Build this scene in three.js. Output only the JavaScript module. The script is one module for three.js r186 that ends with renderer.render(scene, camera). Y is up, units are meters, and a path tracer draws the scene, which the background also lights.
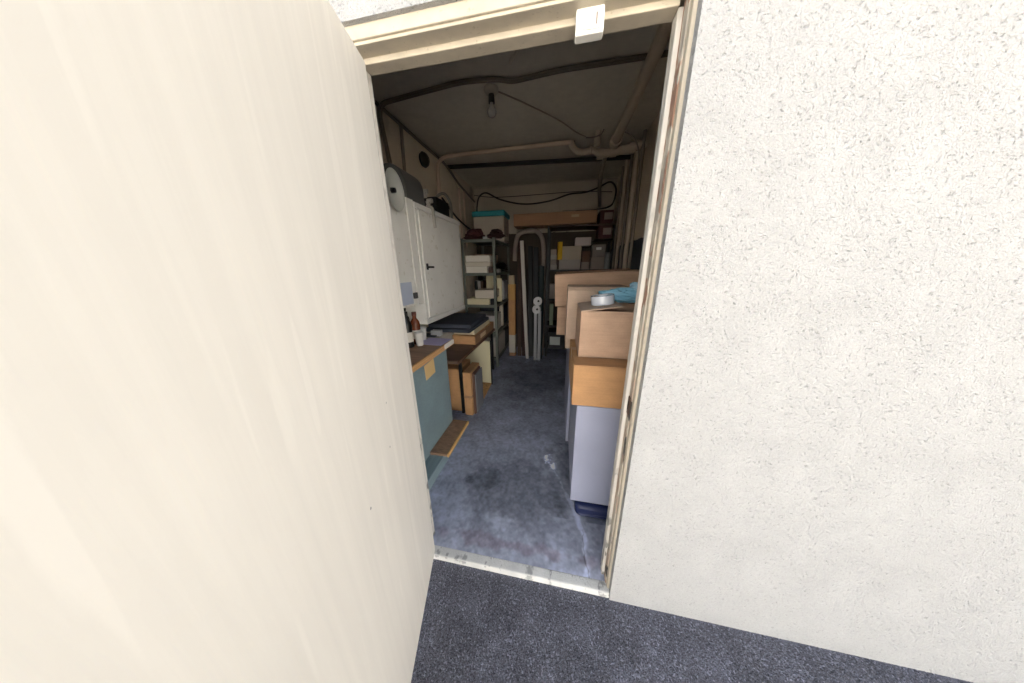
import * as THREE from 'three';
import { RoundedBoxGeometry } from 'three/addons/geometries/RoundedBoxGeometry.js';
import { mergeGeometries } from 'three/addons/utils/BufferGeometryUtils.js';

// ---------------------------------------------------------------- camera, sky, sun, exposure
const scene = new THREE.Scene();
const camera = new THREE.PerspectiveCamera(108.7, 1024 / 683, 0.02, 200);
camera.rotation.order = 'YXZ';
camera.position.set(0.625, 1.403, 0.804);
camera.rotation.set(-0.2925, 0.1951, -0.0126);

const renderer = new THREE.WebGLRenderer({ antialias: true });
renderer.toneMapping = THREE.LinearToneMapping;
renderer.toneMappingExposure = 1.34;
renderer.shadowMap.enabled = true;

{ // clear summer sky: paler towards the horizon, the same all the way round
  const w = 64, h = 64, d = new Float32Array(w * h * 4);
  const zen = [0.42, 0.58, 0.86], hor = [0.85, 0.96, 1.12];
  for (let j = 0; j < h; j++) for (let i = 0; i < w; i++) {
    const el = Math.max(0, Math.sin(((j + 0.5) / h - 0.5) * Math.PI)), t = Math.pow(el, 0.55), o = (j * w + i) * 4;
    for (let k = 0; k < 3; k++) d[o + k] = hor[k] + (zen[k] - hor[k]) * t;
    d[o + 3] = 1;
  }
  const sky = new THREE.DataTexture(d, w, h, THREE.RGBAFormat, THREE.FloatType);
  sky.mapping = THREE.EquirectangularReflectionMapping; sky.magFilter = sky.minFilter = THREE.LinearFilter; sky.needsUpdate = true;
  scene.background = sky; scene.environment = sky;
}
// the sun stands behind the building, so the doorway lies in open shade
const sun = new THREE.DirectionalLight(0xfff9f2, 28.0);
sun.position.set(-7.5, 11, -9.5); sun.target.position.set(0.5, 0, 0.5);
sun.castShadow = true; sun.shadow.mapSize.set(2048, 2048);
Object.assign(sun.shadow.camera, { left: -14, right: 14, top: 14, bottom: -14, near: 1, far: 40 });
scene.add(sun, sun.target);

// ---------------------------------------------------------------- helpers
function rng(seed) { let s = seed >>> 0; return () => { s = (s + 0x6D2B79F5) >>> 0; let t = s; t = Math.imul(t ^ (t >>> 15), t | 1); t ^= t + Math.imul(t ^ (t >>> 7), t | 61); return ((t ^ (t >>> 14)) >>> 0) / 4294967296; }; }
const rand = rng(20240611);
function lattice(seed) { const r = rng(seed), t = new Float32Array(65536); for (let i = 0; i < 65536; i++) t[i] = r(); return t; }
const LAT = [lattice(1), lattice(2), lattice(3), lattice(4)];
function vnoise(x, y, px, py, L = 0) { // periodic value noise
  const xi = Math.floor(x), yi = Math.floor(y), fx = x - xi, fy = y - yi, u = fx * fx * (3 - 2 * fx), v = fy * fy * (3 - 2 * fy), T = LAT[L];
  const m = (a, p) => ((a % p) + p) % p, at = (a, b) => T[(m(a, px) * 131 + m(b, py) * 257) & 65535];
  const a = at(xi, yi), b = at(xi + 1, yi), c = at(xi, yi + 1), e = at(xi + 1, yi + 1);
  return a + (b - a) * u + (c - a) * v + (a - b - c + e) * u * v;
}
function fbm(u, v, fx, fy, oct, L = 0) { let s = 0, a = 0.5, n = 0; for (let o = 0; o < oct; o++) { s += a * vnoise(u * fx, v * fy, fx, fy, (L + o) & 3); n += a; a *= 0.5; fx *= 2; fy *= 2; } return s / n; }
const smooth = (a, b, x) => { const t = Math.min(1, Math.max(0, (x - a) / (b - a))); return t * t * (3 - 2 * t); };
function tex(w, h, fn, srgb = true, rx = 1, ry = 1) {
  const d = new Uint8Array(w * h * 4);
  for (let j = 0; j < h; j++) for (let i = 0; i < w; i++) {
    const c = fn((i + 0.5) / w, (j + 0.5) / h), o = (j * w + i) * 4;
    if (typeof c === 'number') d[o] = d[o + 1] = d[o + 2] = Math.max(0, Math.min(255, c * 255)); else for (let k = 0; k < 3; k++) d[o + k] = Math.max(0, Math.min(255, c[k]));
    d[o + 3] = 255;
  }
  const t = new THREE.DataTexture(d, w, h, THREE.RGBAFormat);
  t.wrapS = t.wrapT = THREE.RepeatWrapping; t.magFilter = THREE.LinearFilter; t.minFilter = THREE.LinearMipmapLinearFilter; t.generateMipmaps = true;
  if (srgb) t.colorSpace = THREE.SRGBColorSpace; t.repeat.set(rx, ry); t.needsUpdate = true; return t;
}
const M = (color, roughness = 0.8, o = {}) => new THREE.MeshStandardMaterial({ color, roughness, ...o });
function uvMetres(g, s = 1) { // uv in metres by the way each face points
  if (g.index) g = g.toNonIndexed();
  const p = g.attributes.position, uv = new Float32Array(p.count * 2);
  g.computeVertexNormals(); const n = g.attributes.normal;
  for (let i = 0; i < p.count; i++) {
    const ax = Math.abs(n.getX(i)), ay = Math.abs(n.getY(i)), az = Math.abs(n.getZ(i));
    let a, b; if (az >= ax && az >= ay) { a = p.getX(i); b = p.getY(i); } else if (ax >= ay) { a = p.getZ(i); b = p.getY(i); } else { a = p.getX(i); b = p.getZ(i); }
    uv[i * 2] = a * s; uv[i * 2 + 1] = b * s;
  }
  g.setAttribute('uv', new THREE.BufferAttribute(uv, 2)); return g;
}
const used = {};
function numbered(name) { const n = used[name] = (used[name] ?? -1) + 1; return n ? name + '_' + String(n).padStart(3, '0') : name; }
function shadow(m) { m.castShadow = m.receiveShadow = true; return m; }
function part(name, g, m, parent, label) { const o = shadow(new THREE.Mesh(g, m)); o.name = name; if (label) o.userData.label = label; parent.add(o); return o; }
function struct(name, g, m, label) { const o = part(name, g, m, scene); o.userData = { kind: 'structure', label, category: name.split('_')[0] }; return o; }
function thing(name, label, category, pos = [0, 0, 0], group, turn = 0) {
  const o = new THREE.Group(); o.name = numbered(name); o.position.set(...pos); o.rotation.y = turn; o.userData = { label, category }; if (group) o.userData.group = group; scene.add(o); return o;
}
function solo(name, g, m, label, category, pos = [0, 0, 0], group, turn = 0) {
  const o = part(numbered(name), g, m, scene); o.position.set(...pos); o.rotation.y = turn; o.userData = { label, category }; if (group) o.userData.group = group; return o;
}
// box from corner to corner, edges rounded
function bx(x0, x1, y0, y1, z0, z1, r = 0.004) {
  const w = Math.abs(x1 - x0), h = Math.abs(y1 - y0), d = Math.abs(z1 - z0), q = Math.min(r, w * 0.45, h * 0.45, d * 0.45);
  const g = r > 0 ? new RoundedBoxGeometry(w, h, d, 2, q) : new THREE.BoxGeometry(w, h, d);
  g.translate((x0 + x1) / 2, (y0 + y1) / 2, (z0 + z1) / 2); return g;
}
const V = (a) => new THREE.Vector3(...a);
function tube(pts, r, seg = 12, bend = 0) { // pipe through points; bend > 0 rounds the corners of straight runs
  let c;
  if (bend > 0) {
    c = new THREE.CurvePath(); let prev = V(pts[0]);
    for (let i = 1; i < pts.length - 1; i++) {
      const p = V(pts[i]), a = V(pts[i - 1]).sub(p), b = V(pts[i + 1]).sub(p), k = Math.min(bend, a.length() * 0.49, b.length() * 0.49);
      const s = p.clone().addScaledVector(a.normalize(), k), e = p.clone().addScaledVector(b.normalize(), k);
      c.add(new THREE.LineCurve3(prev, s)); c.add(new THREE.QuadraticBezierCurve3(s, p, e)); prev = e;
    }
    c.add(new THREE.LineCurve3(prev, V(pts[pts.length - 1])));
    const q = []; for (const k of c.curves) { const n = k.isLineCurve3 ? 1 : 7; for (let i = 0; i < n; i++) q.push(k.getPoint(i / n)); } q.push(V(pts[pts.length - 1]));
    c = new THREE.CatmullRomCurve3(q, false, 'centripetal');
    return new THREE.TubeGeometry(c, q.length * 6, r, seg, false);
  }
  c = new THREE.CatmullRomCurve3(pts.map(V), false, 'centripetal');
  return new THREE.TubeGeometry(c, Math.max(24, pts.length * 12), r, seg, false);
}
function cyl(r0, r1, h, x, y, z, seg = 24) { const g = new THREE.CylinderGeometry(r0, r1, h, seg); g.translate(x, y, z); return g; }
function lump(rx, ry, rz, seed, amp = 0.25, f = 2.2, flat = true) { // soft creased bag
  const g = new THREE.SphereGeometry(1, 48, 32), p = g.attributes.position;
  for (let i = 0; i < p.count; i++) {
    const x = p.getX(i), y = p.getY(i), z = p.getZ(i), a = Math.atan2(z, x) / Math.PI / 2 + 0.5, b = y * 0.5 + 0.5;
    const fade = 1 - Math.pow(Math.abs(y), 8), n = fbm(a + seed * 0.13, b + seed * 0.31, Math.round(3 * f), Math.round(2 * f), 3) - 0.5, ridge = Math.abs(fbm(a, b + seed * 0.7, Math.round(4 * f), Math.round(3 * f), 2, 1) - 0.5);
    const k = 1 + fade * amp * (1.4 * n - 1.6 * ridge + 0.15);
    p.setXYZ(i, x * rx * k, (flat && y < 0 ? y * 0.35 : y) * ry * k, z * rz * k);
  }
  g.computeVertexNormals(); return g;
}

// ---------------------------------------------------------------- materials
const stuccoBump = tex(1024, 1024, (u, v) => { const a = fbm(u, v, 45, 45, 2), b = fbm(u, v, 150, 150, 2, 1), c = fbm(u, v, 85, 85, 2, 2); return 0.3 + 0.3 * a + 0.4 * b - 0.3 * smooth(0.7, 0.86, c); }, false);
const stuccoMap = tex(1024, 1024, (u, v) => { const c = fbm(u, v, 85, 85, 2, 2), f = fbm(u, v, 170, 170, 2, 1), m = fbm(u, v, 5, 5, 3, 3), k = 1 - 0.16 * smooth(0.74, 0.98, c) - 0.08 * (f - 0.5) - 0.05 * (m - 0.5); return [168 * k, 168 * k, 166 * k]; });
for (const t of [stuccoBump, stuccoMap]) t.repeat.set(2.3, 2.3);
const stucco = M(0xffffff, 0.95, { map: stuccoMap, bumpMap: stuccoBump, bumpScale: 0.007 });

const asphaltMap = tex(1024, 1024, (u, v) => { const g = fbm(u, v, 200, 200, 2), h = fbm(u, v, 90, 90, 2, 2), m = fbm(u, v, 6, 6, 4, 1); let k = 70 + 66 * Math.pow(g, 1.6) + 40 * smooth(0.62, 0.8, h) - 24 * smooth(0.55, 0.75, fbm(u, v, 110, 110, 2, 3)) + 34 * (m - 0.5); return [k, k * 1.01, k * 1.12]; });
const asphaltBump = tex(1024, 1024, (u, v) => 0.6 * fbm(u, v, 100, 100, 2) + 0.4 * fbm(u, v, 200, 200, 2, 1), false);
for (const t of [asphaltMap, asphaltBump]) t.repeat.set(2.1, 2.1);
const asphalt = M(0xffffff, 0.95, { map: asphaltMap, bumpMap: asphaltBump, bumpScale: 0.012 });

// concrete floor: uv 0..1 over x -0.85..1.40 and z -3.5..0
const FX = (u) => -0.85 + u * 2.25, FZ = (v) => -3.5 + v * 3.5;
const ridgeTrail = [[0.80, -0.05], [0.815, -0.2], [0.77, -0.36], [0.70, -0.5], [0.66, -0.6], [0.615, -0.7], [0.585, -0.78], [0.62, -0.84], [0.69, -0.9]];
function trailDist(x, z) { let b = 9, bt = 0; for (let i = 0; i + 1 < ridgeTrail.length; i++) { const [ax, az] = ridgeTrail[i], [cx, cz] = ridgeTrail[i + 1], dx = cx - ax, dz = cz - az, t = Math.min(1, Math.max(0, ((x - ax) * dx + (z - az) * dz) / (dx * dx + dz * dz))), d = Math.hypot(x - ax - t * dx, z - az - t * dz); if (d < b) { b = d; bt = i + t; } } return [b, bt]; }
const floorMap = tex(1024, 1536, (u, v) => {
  const x = FX(u), z = FZ(v), m = fbm(u, v, 7, 11, 5), f = fbm(u, v, 120, 180, 2, 1), s = fbm(u, v, 22, 34, 4, 2);
  let k = 168 + 40 * (m - 0.5) + 44 * (f - 0.5) + 46 * (s - 0.5), r = 0.97, b = 1.1;
  const wob = (fbm(u, v, 30, 46, 3, 3) - 0.5);
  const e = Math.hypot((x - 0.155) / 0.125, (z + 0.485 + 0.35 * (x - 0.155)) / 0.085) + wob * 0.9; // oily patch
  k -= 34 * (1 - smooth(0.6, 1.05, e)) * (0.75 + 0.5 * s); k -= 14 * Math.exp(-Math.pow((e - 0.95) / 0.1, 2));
  const e2 = Math.hypot((x - 0.42) / 0.34, (z + 0.42) / 0.34) + wob * 1.6; k -= 30 * (1 - smooth(0.3, 1.3, e2)) * (0.6 + 0.8 * s); // broad darker patch inside the doorway
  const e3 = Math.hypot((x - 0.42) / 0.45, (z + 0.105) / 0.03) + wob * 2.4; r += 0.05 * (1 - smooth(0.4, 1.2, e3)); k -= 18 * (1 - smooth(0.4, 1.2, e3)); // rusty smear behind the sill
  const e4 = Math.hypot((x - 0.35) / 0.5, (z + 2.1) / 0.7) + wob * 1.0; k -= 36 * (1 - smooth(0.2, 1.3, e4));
  const [d, t] = trailDist(x + wob * 0.05, z + wob * 0.07); // damp edge with white salts
  const salt = t > 3.2 ? (t > 4 && t < 6.6 ? 1.1 : 0.7) * smooth(0.034, 0.004, d + (0.5 - s) * 0.11) * smooth(0.3, 0.62, fbm(u, v, 70, 108, 3, 3)) : 0.35 * smooth(0.02, 0.004, d + (0.5 - s) * 0.04);
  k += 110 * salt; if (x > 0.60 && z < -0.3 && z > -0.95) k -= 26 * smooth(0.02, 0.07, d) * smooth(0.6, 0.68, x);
  const cw = x - 0.80 - (fbm(u, v, 9, 60, 3, 1) - 0.5) * 0.09; if (z > -0.3) k -= 34 * smooth(0.005, 0.001, Math.abs(cw)) * smooth(-0.3, -0.2, z);
  return [k * r, k * 1.0, k * b];
});
const floorBump = tex(512, 768, (u, v) => 0.6 * fbm(u, v, 40, 60, 3) + 0.4 * fbm(u, v, 150, 220, 2, 1), false);
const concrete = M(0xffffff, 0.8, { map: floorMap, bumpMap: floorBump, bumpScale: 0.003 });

const plasterMap = tex(512, 512, (u, v) => { const k = 1 - 0.16 * (fbm(u, v, 4, 4, 5) - 0.5) - 0.12 * smooth(0.62, 0.8, fbm(u, v, 9, 9, 4, 2)); return [214 * k, 203 * k, 184 * k]; });
const plasterWhite = tex(256, 256, (u, v) => { const k = 1 - 0.08 * (fbm(u, v, 4, 4, 5) - 0.5); return [226 * k, 225 * k, 222 * k]; });
const plaster = M(0xffffff, 0.9, { map: plasterMap });
const rightMap = tex(512, 512, (u, v) => { const k = 1 - 0.2 * (fbm(u, v, 6, 6, 4) - 0.5), t = v * 2.62 > 1.66 + 0.008 * (fbm(u, v, 60, 60, 2) - 0.5); return t ? [206 * k, 192 * k, 172 * k] : [70 * k, 76 * k, 82 * k]; });  // tan above, much darker grey below a slightly uneven line
const backMap = tex(512, 512, (u, v) => { const k = 1 - 0.2 * (fbm(u, v, 6, 6, 4) - 0.5), t = v * 2.62 > 1.93 + 0.01 * (fbm(u, v, 60, 60, 2) - 0.5); return t ? [190 * k, 181 * k, 167 * k] : [74 * k, 64 * k, 56 * k]; });  // beige above, much darker brown below a slightly uneven line
const ceilMap = tex(512, 512, (u, v) => { const k = 1 - 0.14 * (fbm(u, v, 3, 3, 5) - 0.5) - 0.05 * (fbm(u, v, 60, 60, 2, 1) - 0.5); return [206 * k, 199 * k, 184 * k]; });
const ceilMat = M(0xffffff, 0.9, { map: ceilMap });

const doorMap = tex(1024, 1024, (u, v) => { // cream paint over veneer: long faint grain and a few scuffs
  const g = fbm(u + 0.01 * Math.sin(v * 5), v, 60, 3, 4), w = fbm(u, v, 9, 2, 3, 2), m = fbm(u, v, 5, 5, 3, 1), sc = smooth(0.70, 0.78, fbm(u + v * 0.08, v, 40, 5, 2, 3));
  let k = 1 - 0.035 * (g - 0.5) - 0.02 * (w - 0.5) - 0.04 * (m - 0.5); const s = 4 * sc;
  for (const [du, dv, rr] of [[0.475, 0.405, 0.004], [0.30, 0.435, 0.003], [0.27, 0.505, 0.003]]) if (Math.hypot(u - du, (v - dv) * 2.2) < rr) k *= 0.62;
  return [232 * k + s, 226 * k + s, 214 * k + s];
});
const doorBump = tex(512, 512, (u, v) => 0.7 * fbm(u, v, 50, 3, 4) + 0.3 * fbm(u, v, 60, 60, 2, 1), false);
const doorPaint = M(0xffffff, 0.55, { map: doorMap, bumpMap: doorBump, bumpScale: 0.0005 });
const framePaintMap = tex(256, 1024, (u, v) => { const k = 1 - 0.12 * (fbm(u, v, 6, 24, 4) - 0.5), c = 0.4 * smooth(0.74, 0.86, fbm(u, v, 30, 90, 3, 2)); return [190 * k - 46 * c, 180 * k - 46 * c, 161 * k - 44 * c]; });
const framePaint = M(0xffffff, 0.65, { map: framePaintMap });
const wornWoodMap = tex(256, 1024, (u, v) => { // paint worn to brown wood, dirt where hands and trolleys rub low down
  const p = fbm(u, v, 8, 40, 4), bare = smooth(0.46, 0.6, p) * (v > 0.62 ? 1 : 0.45), g = fbm(u, v, 40, 8, 3, 1), dirt = smooth(0.52, 0.66, fbm(u, v, 6, 26, 4, 2)) * (v < 0.47 ? 1 : 0.25);
  const a = [190, 182, 167], b = [138 + 40 * g, 108 + 30 * g, 90 + 26 * g]; return a.map((q, i) => (q + (b[i] - q) * bare) * (1 - 0.62 * dirt));
});
const wornWood = M(0xffffff, 0.85, { map: wornWoodMap });
const stopMap = tex(256, 1024, (u, v) => { const k = 1 - 0.1 * (fbm(u, v, 5, 20, 3) - 0.5), d = smooth(0.58, 0.72, fbm(u, v, 8, 36, 4, 1)) * (v < 0.3 ? 0.35 : 0.1); return [206 * k * (1 - d), 201 * k * (1 - d), 191 * k * (1 - d)]; });
const stopPaint = M(0xffffff, 0.65, { map: stopMap });
const sillMap = tex(1024, 128, (u, v) => { const c = smooth(0.66, 0.74, fbm(u, v, 40, 40, 4)), k = 1 - 0.1 * (fbm(u, v, 20, 4, 3, 1) - 0.5); return [210 * k - 50 * c, 209 * k - 50 * c, 204 * k - 48 * c]; });
const sillPaint = M(0xffffff, 0.8, { map: sillMap, bumpMap: stuccoBump, bumpScale: 0.003 });

const cardMap = (r, g, b, L) => tex(256, 256, (u, v) => { const k = 1 - 0.05 * (fbm(u, v, 3, 70, 2, L) - 0.5) - 0.12 * (fbm(u, v, 5, 5, 4, L) - 0.5) - 0.04 * (fbm(u, v, 90, 90, 1) - 0.5); return [r * k, g * k, b * k]; });
const card = M(0xffffff, 0.85, { map: cardMap(194, 162, 136, 0) });
const cardOrange = M(0xffffff, 0.85, { map: cardMap(192, 147, 102, 1) });
const cardPale = M(0xffffff, 0.85, { map: cardMap(192, 168, 146, 2) });
const cardDark = M(0xffffff, 0.85, { map: cardMap(160, 124, 94, 3) });
const cardInner = M(0xffffff, 0.9, { map: cardMap(150, 112, 84, 2) });
const tapeTan = M(0xb98f62, 0.35);
const woodMap = (r, g, b) => tex(512, 512, (u, v) => { const k = 1 - 0.34 * (fbm(u, v, 4, 40, 4) - 0.5) - 0.2 * (fbm(u, v, 6, 120, 2, 2) - 0.5); return [r * k, g * k, b * k]; });
const benchWood = M(0xffffff, 0.5, { map: woodMap(156, 124, 98) });
const edgeWood = M(0xffffff, 0.55, { map: woodMap(204, 158, 108) });
const tableWood = M(0xffffff, 0.5, { map: woodMap(112, 90, 76) });
const darkWood = M(0xffffff, 0.6, { map: woodMap(72, 50, 40) });
const whitePaintMap = tex(512, 512, (u, v) => { const k = 1 - 0.06 * (fbm(u, v, 5, 5, 4) - 0.5), c = smooth(0.74, 0.8, fbm(u, v, 16, 16, 3, 1)); return [232 * k - 14 * c, 231 * k - 16 * c, 226 * k - 20 * c]; });
const whitePaint = M(0xffffff, 0.6, { map: whitePaintMap });
const greenMap = tex(512, 512, (u, v) => { const k = 1 - 0.14 * (fbm(u, v, 5, 5, 5) - 0.5) - 0.06 * (fbm(u, v, 80, 80, 2, 1) - 0.5); return [132 * k, 152 * k, 157 * k]; });
const greenPaint = M(0xffffff, 0.5, { map: greenMap });
const greyMap = tex(256, 256, (u, v) => { const k = 1 - 0.06 * (fbm(u, v, 5, 5, 4) - 0.5); return [162 * k, 166 * k, 186 * k]; });
const greyPaint = M(0xffffff, 0.5, { map: greyMap });
const blackMetal = M(0x1d1d1f, 0.5, { metalness: 0.3 });
const steelGreen = M(0x6b7068, 0.55);
const conduitDark = M(0x7f7466, 0.45);
const conduitPaint = M(0xc6b29e, 0.6);
const pipePaint = M(0xb9ab99, 0.65);
const cableBlack = M(0x241f1b, 0.6), wireBrown = M(0x9a8b7a, 0.7);
const paper = M(0xe6e1d6, 0.85), paperCream = M(0xdccfae, 0.85), paperGrey = M(0xa9a8a8, 0.85), paperLilac = M(0xc4bce0, 0.8), labelCream = M(0xe0bf86, 0.8);
const chrome = M(0xc8c8c8, 0.25, { metalness: 1 });

// ---------------------------------------------------------------- outside
const T = 0.09, XL = -0.81, XR = 1.36, ZB = -3.45, HC = 2.62, GY = -0.028;
{
  const g = new THREE.PlaneGeometry(60, 60, 1, 1); g.rotateX(-Math.PI / 2); g.translate(0.5, GY, 28);
  struct('ground', uvMetres(g), asphalt, 'dark grey rough asphalt outside the doorway');
  const lot = bx(-29, 30, GY - 0.1, GY + 0.004, 3.0, 12, 0); struct('pavement_bounce', uvMetres(lot), M(0xdde0e6, 0.9, { map: plasterMap }), 'unseen pale concrete lot added to bounce sunlight at the doorway');  // out of view, added pale so sunlight bounces up at the doorway
  struct('wall_bounce_opposite', uvMetres(bx(-18, 19, GY - 0.1, 6.0, 12, 12.3, 0), 0.5), M(0xffffff, 0.9, { map: plasterWhite }), 'unseen white building front across the lot, added to bounce sunlight');  // added reflector wall out of view, sends sunlight deep into the room
  struct('wall_bounce_side', uvMetres(bx(8.8, 9.1, GY - 0.1, 4.6, 0.5, 12, 0), 0.5), M(0xffffff, 0.9, { map: plasterWhite }), 'unseen white wing right of the lot, added to bounce sunlight onto the door');  // added reflector wall out of view, brightens the inner face of the door
  const s = new THREE.Shape(), B = GY - 0.06; s.moveTo(-8, B); s.lineTo(-0.034, B); s.lineTo(-0.034, 2.047); s.lineTo(0.899, 2.047); s.lineTo(0.899, B); s.lineTo(9, B); s.lineTo(9, 3.35); s.lineTo(-8, 3.35); s.closePath();
  const w = new THREE.ExtrudeGeometry(s, { depth: 0.11, bevelEnabled: false }); w.translate(0, 0, -0.09);
  struct('wall_front', uvMetres(w), stucco, 'white stucco outer wall with rough dashed texture');
  struct('trim_1', uvMetres(bx(-0.034, 0.903, GY - 0.05, 0.001, -0.035, 0.014, 0.008), 1.1), sillPaint, 'white painted concrete door sill with chipped edge');
}
{ // door frame: jamb, rebate and stop on each side and along the head
  const frame = (name, label, stop, reb, face) => { const o = new THREE.Group(); o.name = name; o.userData = { kind: 'structure', label, category: 'trim' }; scene.add(o); part('stop', stop, stopPaint, o); part('rebate', reb, wornWood, o); part('face', face, framePaint, o); return o; };
  const fit = (g) => { // stretch the map once over the length of the member
    g.computeBoundingBox(); const b = g.boundingBox, p = g.attributes.position, uv = g.attributes.uv, sy = b.max.y - b.min.y, sx = b.max.x - b.min.x, long = sy > sx;
    for (let i = 0; i < p.count; i++) { const t = long ? (p.getY(i) - b.min.y) / sy : (p.getX(i) - b.min.x) / sx; uv.setXY(i, ((p.getZ(i) - b.min.z) + (long ? p.getX(i) - b.min.x : p.getY(i) - b.min.y)) * 6, t); } return g;
  };
  const right = frame('trim_2', 'right door jamb with peeling cream paint and worn brown rebate', fit(bx(0.874, 0.905, 0, 2.0, -0.092, -0.056, 0.003)), fit(bx(0.886, 0.905, 0, 2.015, -0.058, -0.024, 0.002)), fit(bx(0.890, 0.905, 0, 2.03, -0.034, -0.006, 0.003)));
  const strike = part('strike_plate', bx(0.8835, 0.888, 0.885, 0.955, -0.055, -0.034, 0.002), M(0x5a4436, 0.6, { metalness: 0.6 }), right, 'small rusty strike plate');
  part('latch_hole', bx(0.8825, 0.886, 0.905, 0.935, -0.050, -0.039, 0.001), M(0x14100d, 0.9), strike);
  frame('trim_3', 'left door jamb beside the hinge edge of the cream door', fit(bx(-0.034, 0.0, 0, 2.0, -0.09, -0.045, 0.003)), fit(bx(-0.034, -0.014, 0, 2.015, -0.047, -0.001, 0.002)), fit(bx(-0.036, -0.019, 0, 2.03, -0.01, 0.006, 0.003)));
  const head = new THREE.Group(); head.name = 'trim_4'; head.userData = { kind: 'structure', label: 'cream door head with stepped rebate above the opening', category: 'trim' }; scene.add(head);
  part('stop', fit(bx(0.0, 0.874, 1.995, 2.047, -0.09, -0.045, 0.003)), framePaint, head); part('rebate', fit(bx(-0.014, 0.888, 2.009, 2.047, -0.047, -0.001, 0.002)), framePaint, head); part('face', fit(bx(-0.034, 0.907, 2.016, 2.049, -0.012, 0.006, 0.003)), framePaint, head);
  // white magnetic door contact on the head
  const c = thing('door_contact', 'small white plastic alarm contact on the door head', 'sensor', [0.667, 1.988, -0.045]);
  part('body', bx(-0.034, 0.034, -0.030, 0.022, -0.006, 0.022, 0.004), M(0xf1eee6, 0.4), c);
  const rim = new THREE.Shape(); rim.moveTo(-0.022, 0.014); rim.lineTo(-0.018, -0.017); rim.quadraticCurveTo(-0.016, -0.023, -0.008, -0.023); rim.lineTo(0.022, -0.023); rim.quadraticCurveTo(0.029, -0.022, 0.029, -0.014); rim.lineTo(0.029, 0.014); rim.lineTo(0.024, 0.014); rim.lineTo(0.024, -0.013); rim.quadraticCurveTo(0.024, -0.018, 0.019, -0.018); rim.lineTo(-0.007, -0.018); rim.quadraticCurveTo(-0.012, -0.018, -0.013, -0.013); rim.lineTo(-0.017, 0.014); rim.closePath();
  const rg = new THREE.ExtrudeGeometry(rim, { depth: 0.004, bevelEnabled: false }); rg.translate(0, 0, 0.0215); part('raised_rim', rg, M(0xf1eee6, 0.4), c);
  part('slot', bx(0.014, 0.018, -0.014, 0.008, 0.0215, 0.0235, 0.0005), M(0x8a7f76, 0.7), c);
}
{ // cream door swung out towards the left, about 73 degrees open
  const d = new THREE.Group(); d.name = 'door_1'; d.userData = { kind: 'structure', label: 'cream painted flush door standing open on the left', category: 'door' }; scene.add(d);
  d.position.set(0.001, 0, 0.004); d.rotation.y = -(Math.PI / 2) + 0.291; // local x runs from hinge to free edge, local z is the inner face when open
  const g = bx(0.002, 0.872, 0.006, 1.975, -0.045, 0, 0.003), p = g.attributes.position, uv = g.attributes.uv;
  for (let i = 0; i < p.count; i++) uv.setXY(i, p.getX(i) / 0.9, p.getY(i) / 2.0);
  part('slab', g, doorPaint, d);
  for (const y of [0.22, 1.0, 1.78]) { const h = part('hinge', mergeGeometries([cyl(0.006, 0.006, 0.1, -0.002, y, 0.006, 14), cyl(0.0075, 0.0075, 0.006, -0.002, y + 0.053, 0.006, 14)]), M(0xb9ac97, 0.5, { metalness: 0.4 }), d); h.userData.label = 'painted butt hinge'; }
}

// ---------------------------------------------------------------- the room
{
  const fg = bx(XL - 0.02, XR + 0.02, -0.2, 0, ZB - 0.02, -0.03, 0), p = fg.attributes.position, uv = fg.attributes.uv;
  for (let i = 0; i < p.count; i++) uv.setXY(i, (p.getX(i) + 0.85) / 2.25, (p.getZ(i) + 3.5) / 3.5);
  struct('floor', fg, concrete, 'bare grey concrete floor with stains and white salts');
  struct('wall_left', uvMetres(bx(XL - 0.2, XL, -0.2, HC, ZB - 0.2, -T, 0), 0.5), plaster, 'dingy off-white left wall of the storeroom');
  const rg = bx(XR, XR + 0.2, -0.2, HC, ZB - 0.2, -T, 0), rp = rg.attributes.position, ru = rg.attributes.uv; for (let i = 0; i < rp.count; i++) ru.setXY(i, rp.getZ(i) / 2.6, rp.getY(i) / 2.62);
  struct('wall_right', rg, M(0xffffff, 0.85, { map: rightMap }), 'right wall with darker lower half behind the boxes');
  const bg = bx(XL - 0.2, XR + 0.2, -0.2, HC, ZB - 0.2, ZB, 0), bp = bg.attributes.position, bu = bg.attributes.uv; for (let i = 0; i < bp.count; i++) bu.setXY(i, bp.getX(i) / 2.6, bp.getY(i) / 2.62);
  struct('wall_back', bg, M(0xffffff, 0.9, { map: backMap }), 'back wall with darker lower part, crossed by cables');
  struct('ceiling', uvMetres(bx(-8, 9, HC, HC + 0.2, ZB - 0.4, -T, 0), 0.4), ceilMat, 'grey painted storeroom ceiling');
}

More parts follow.
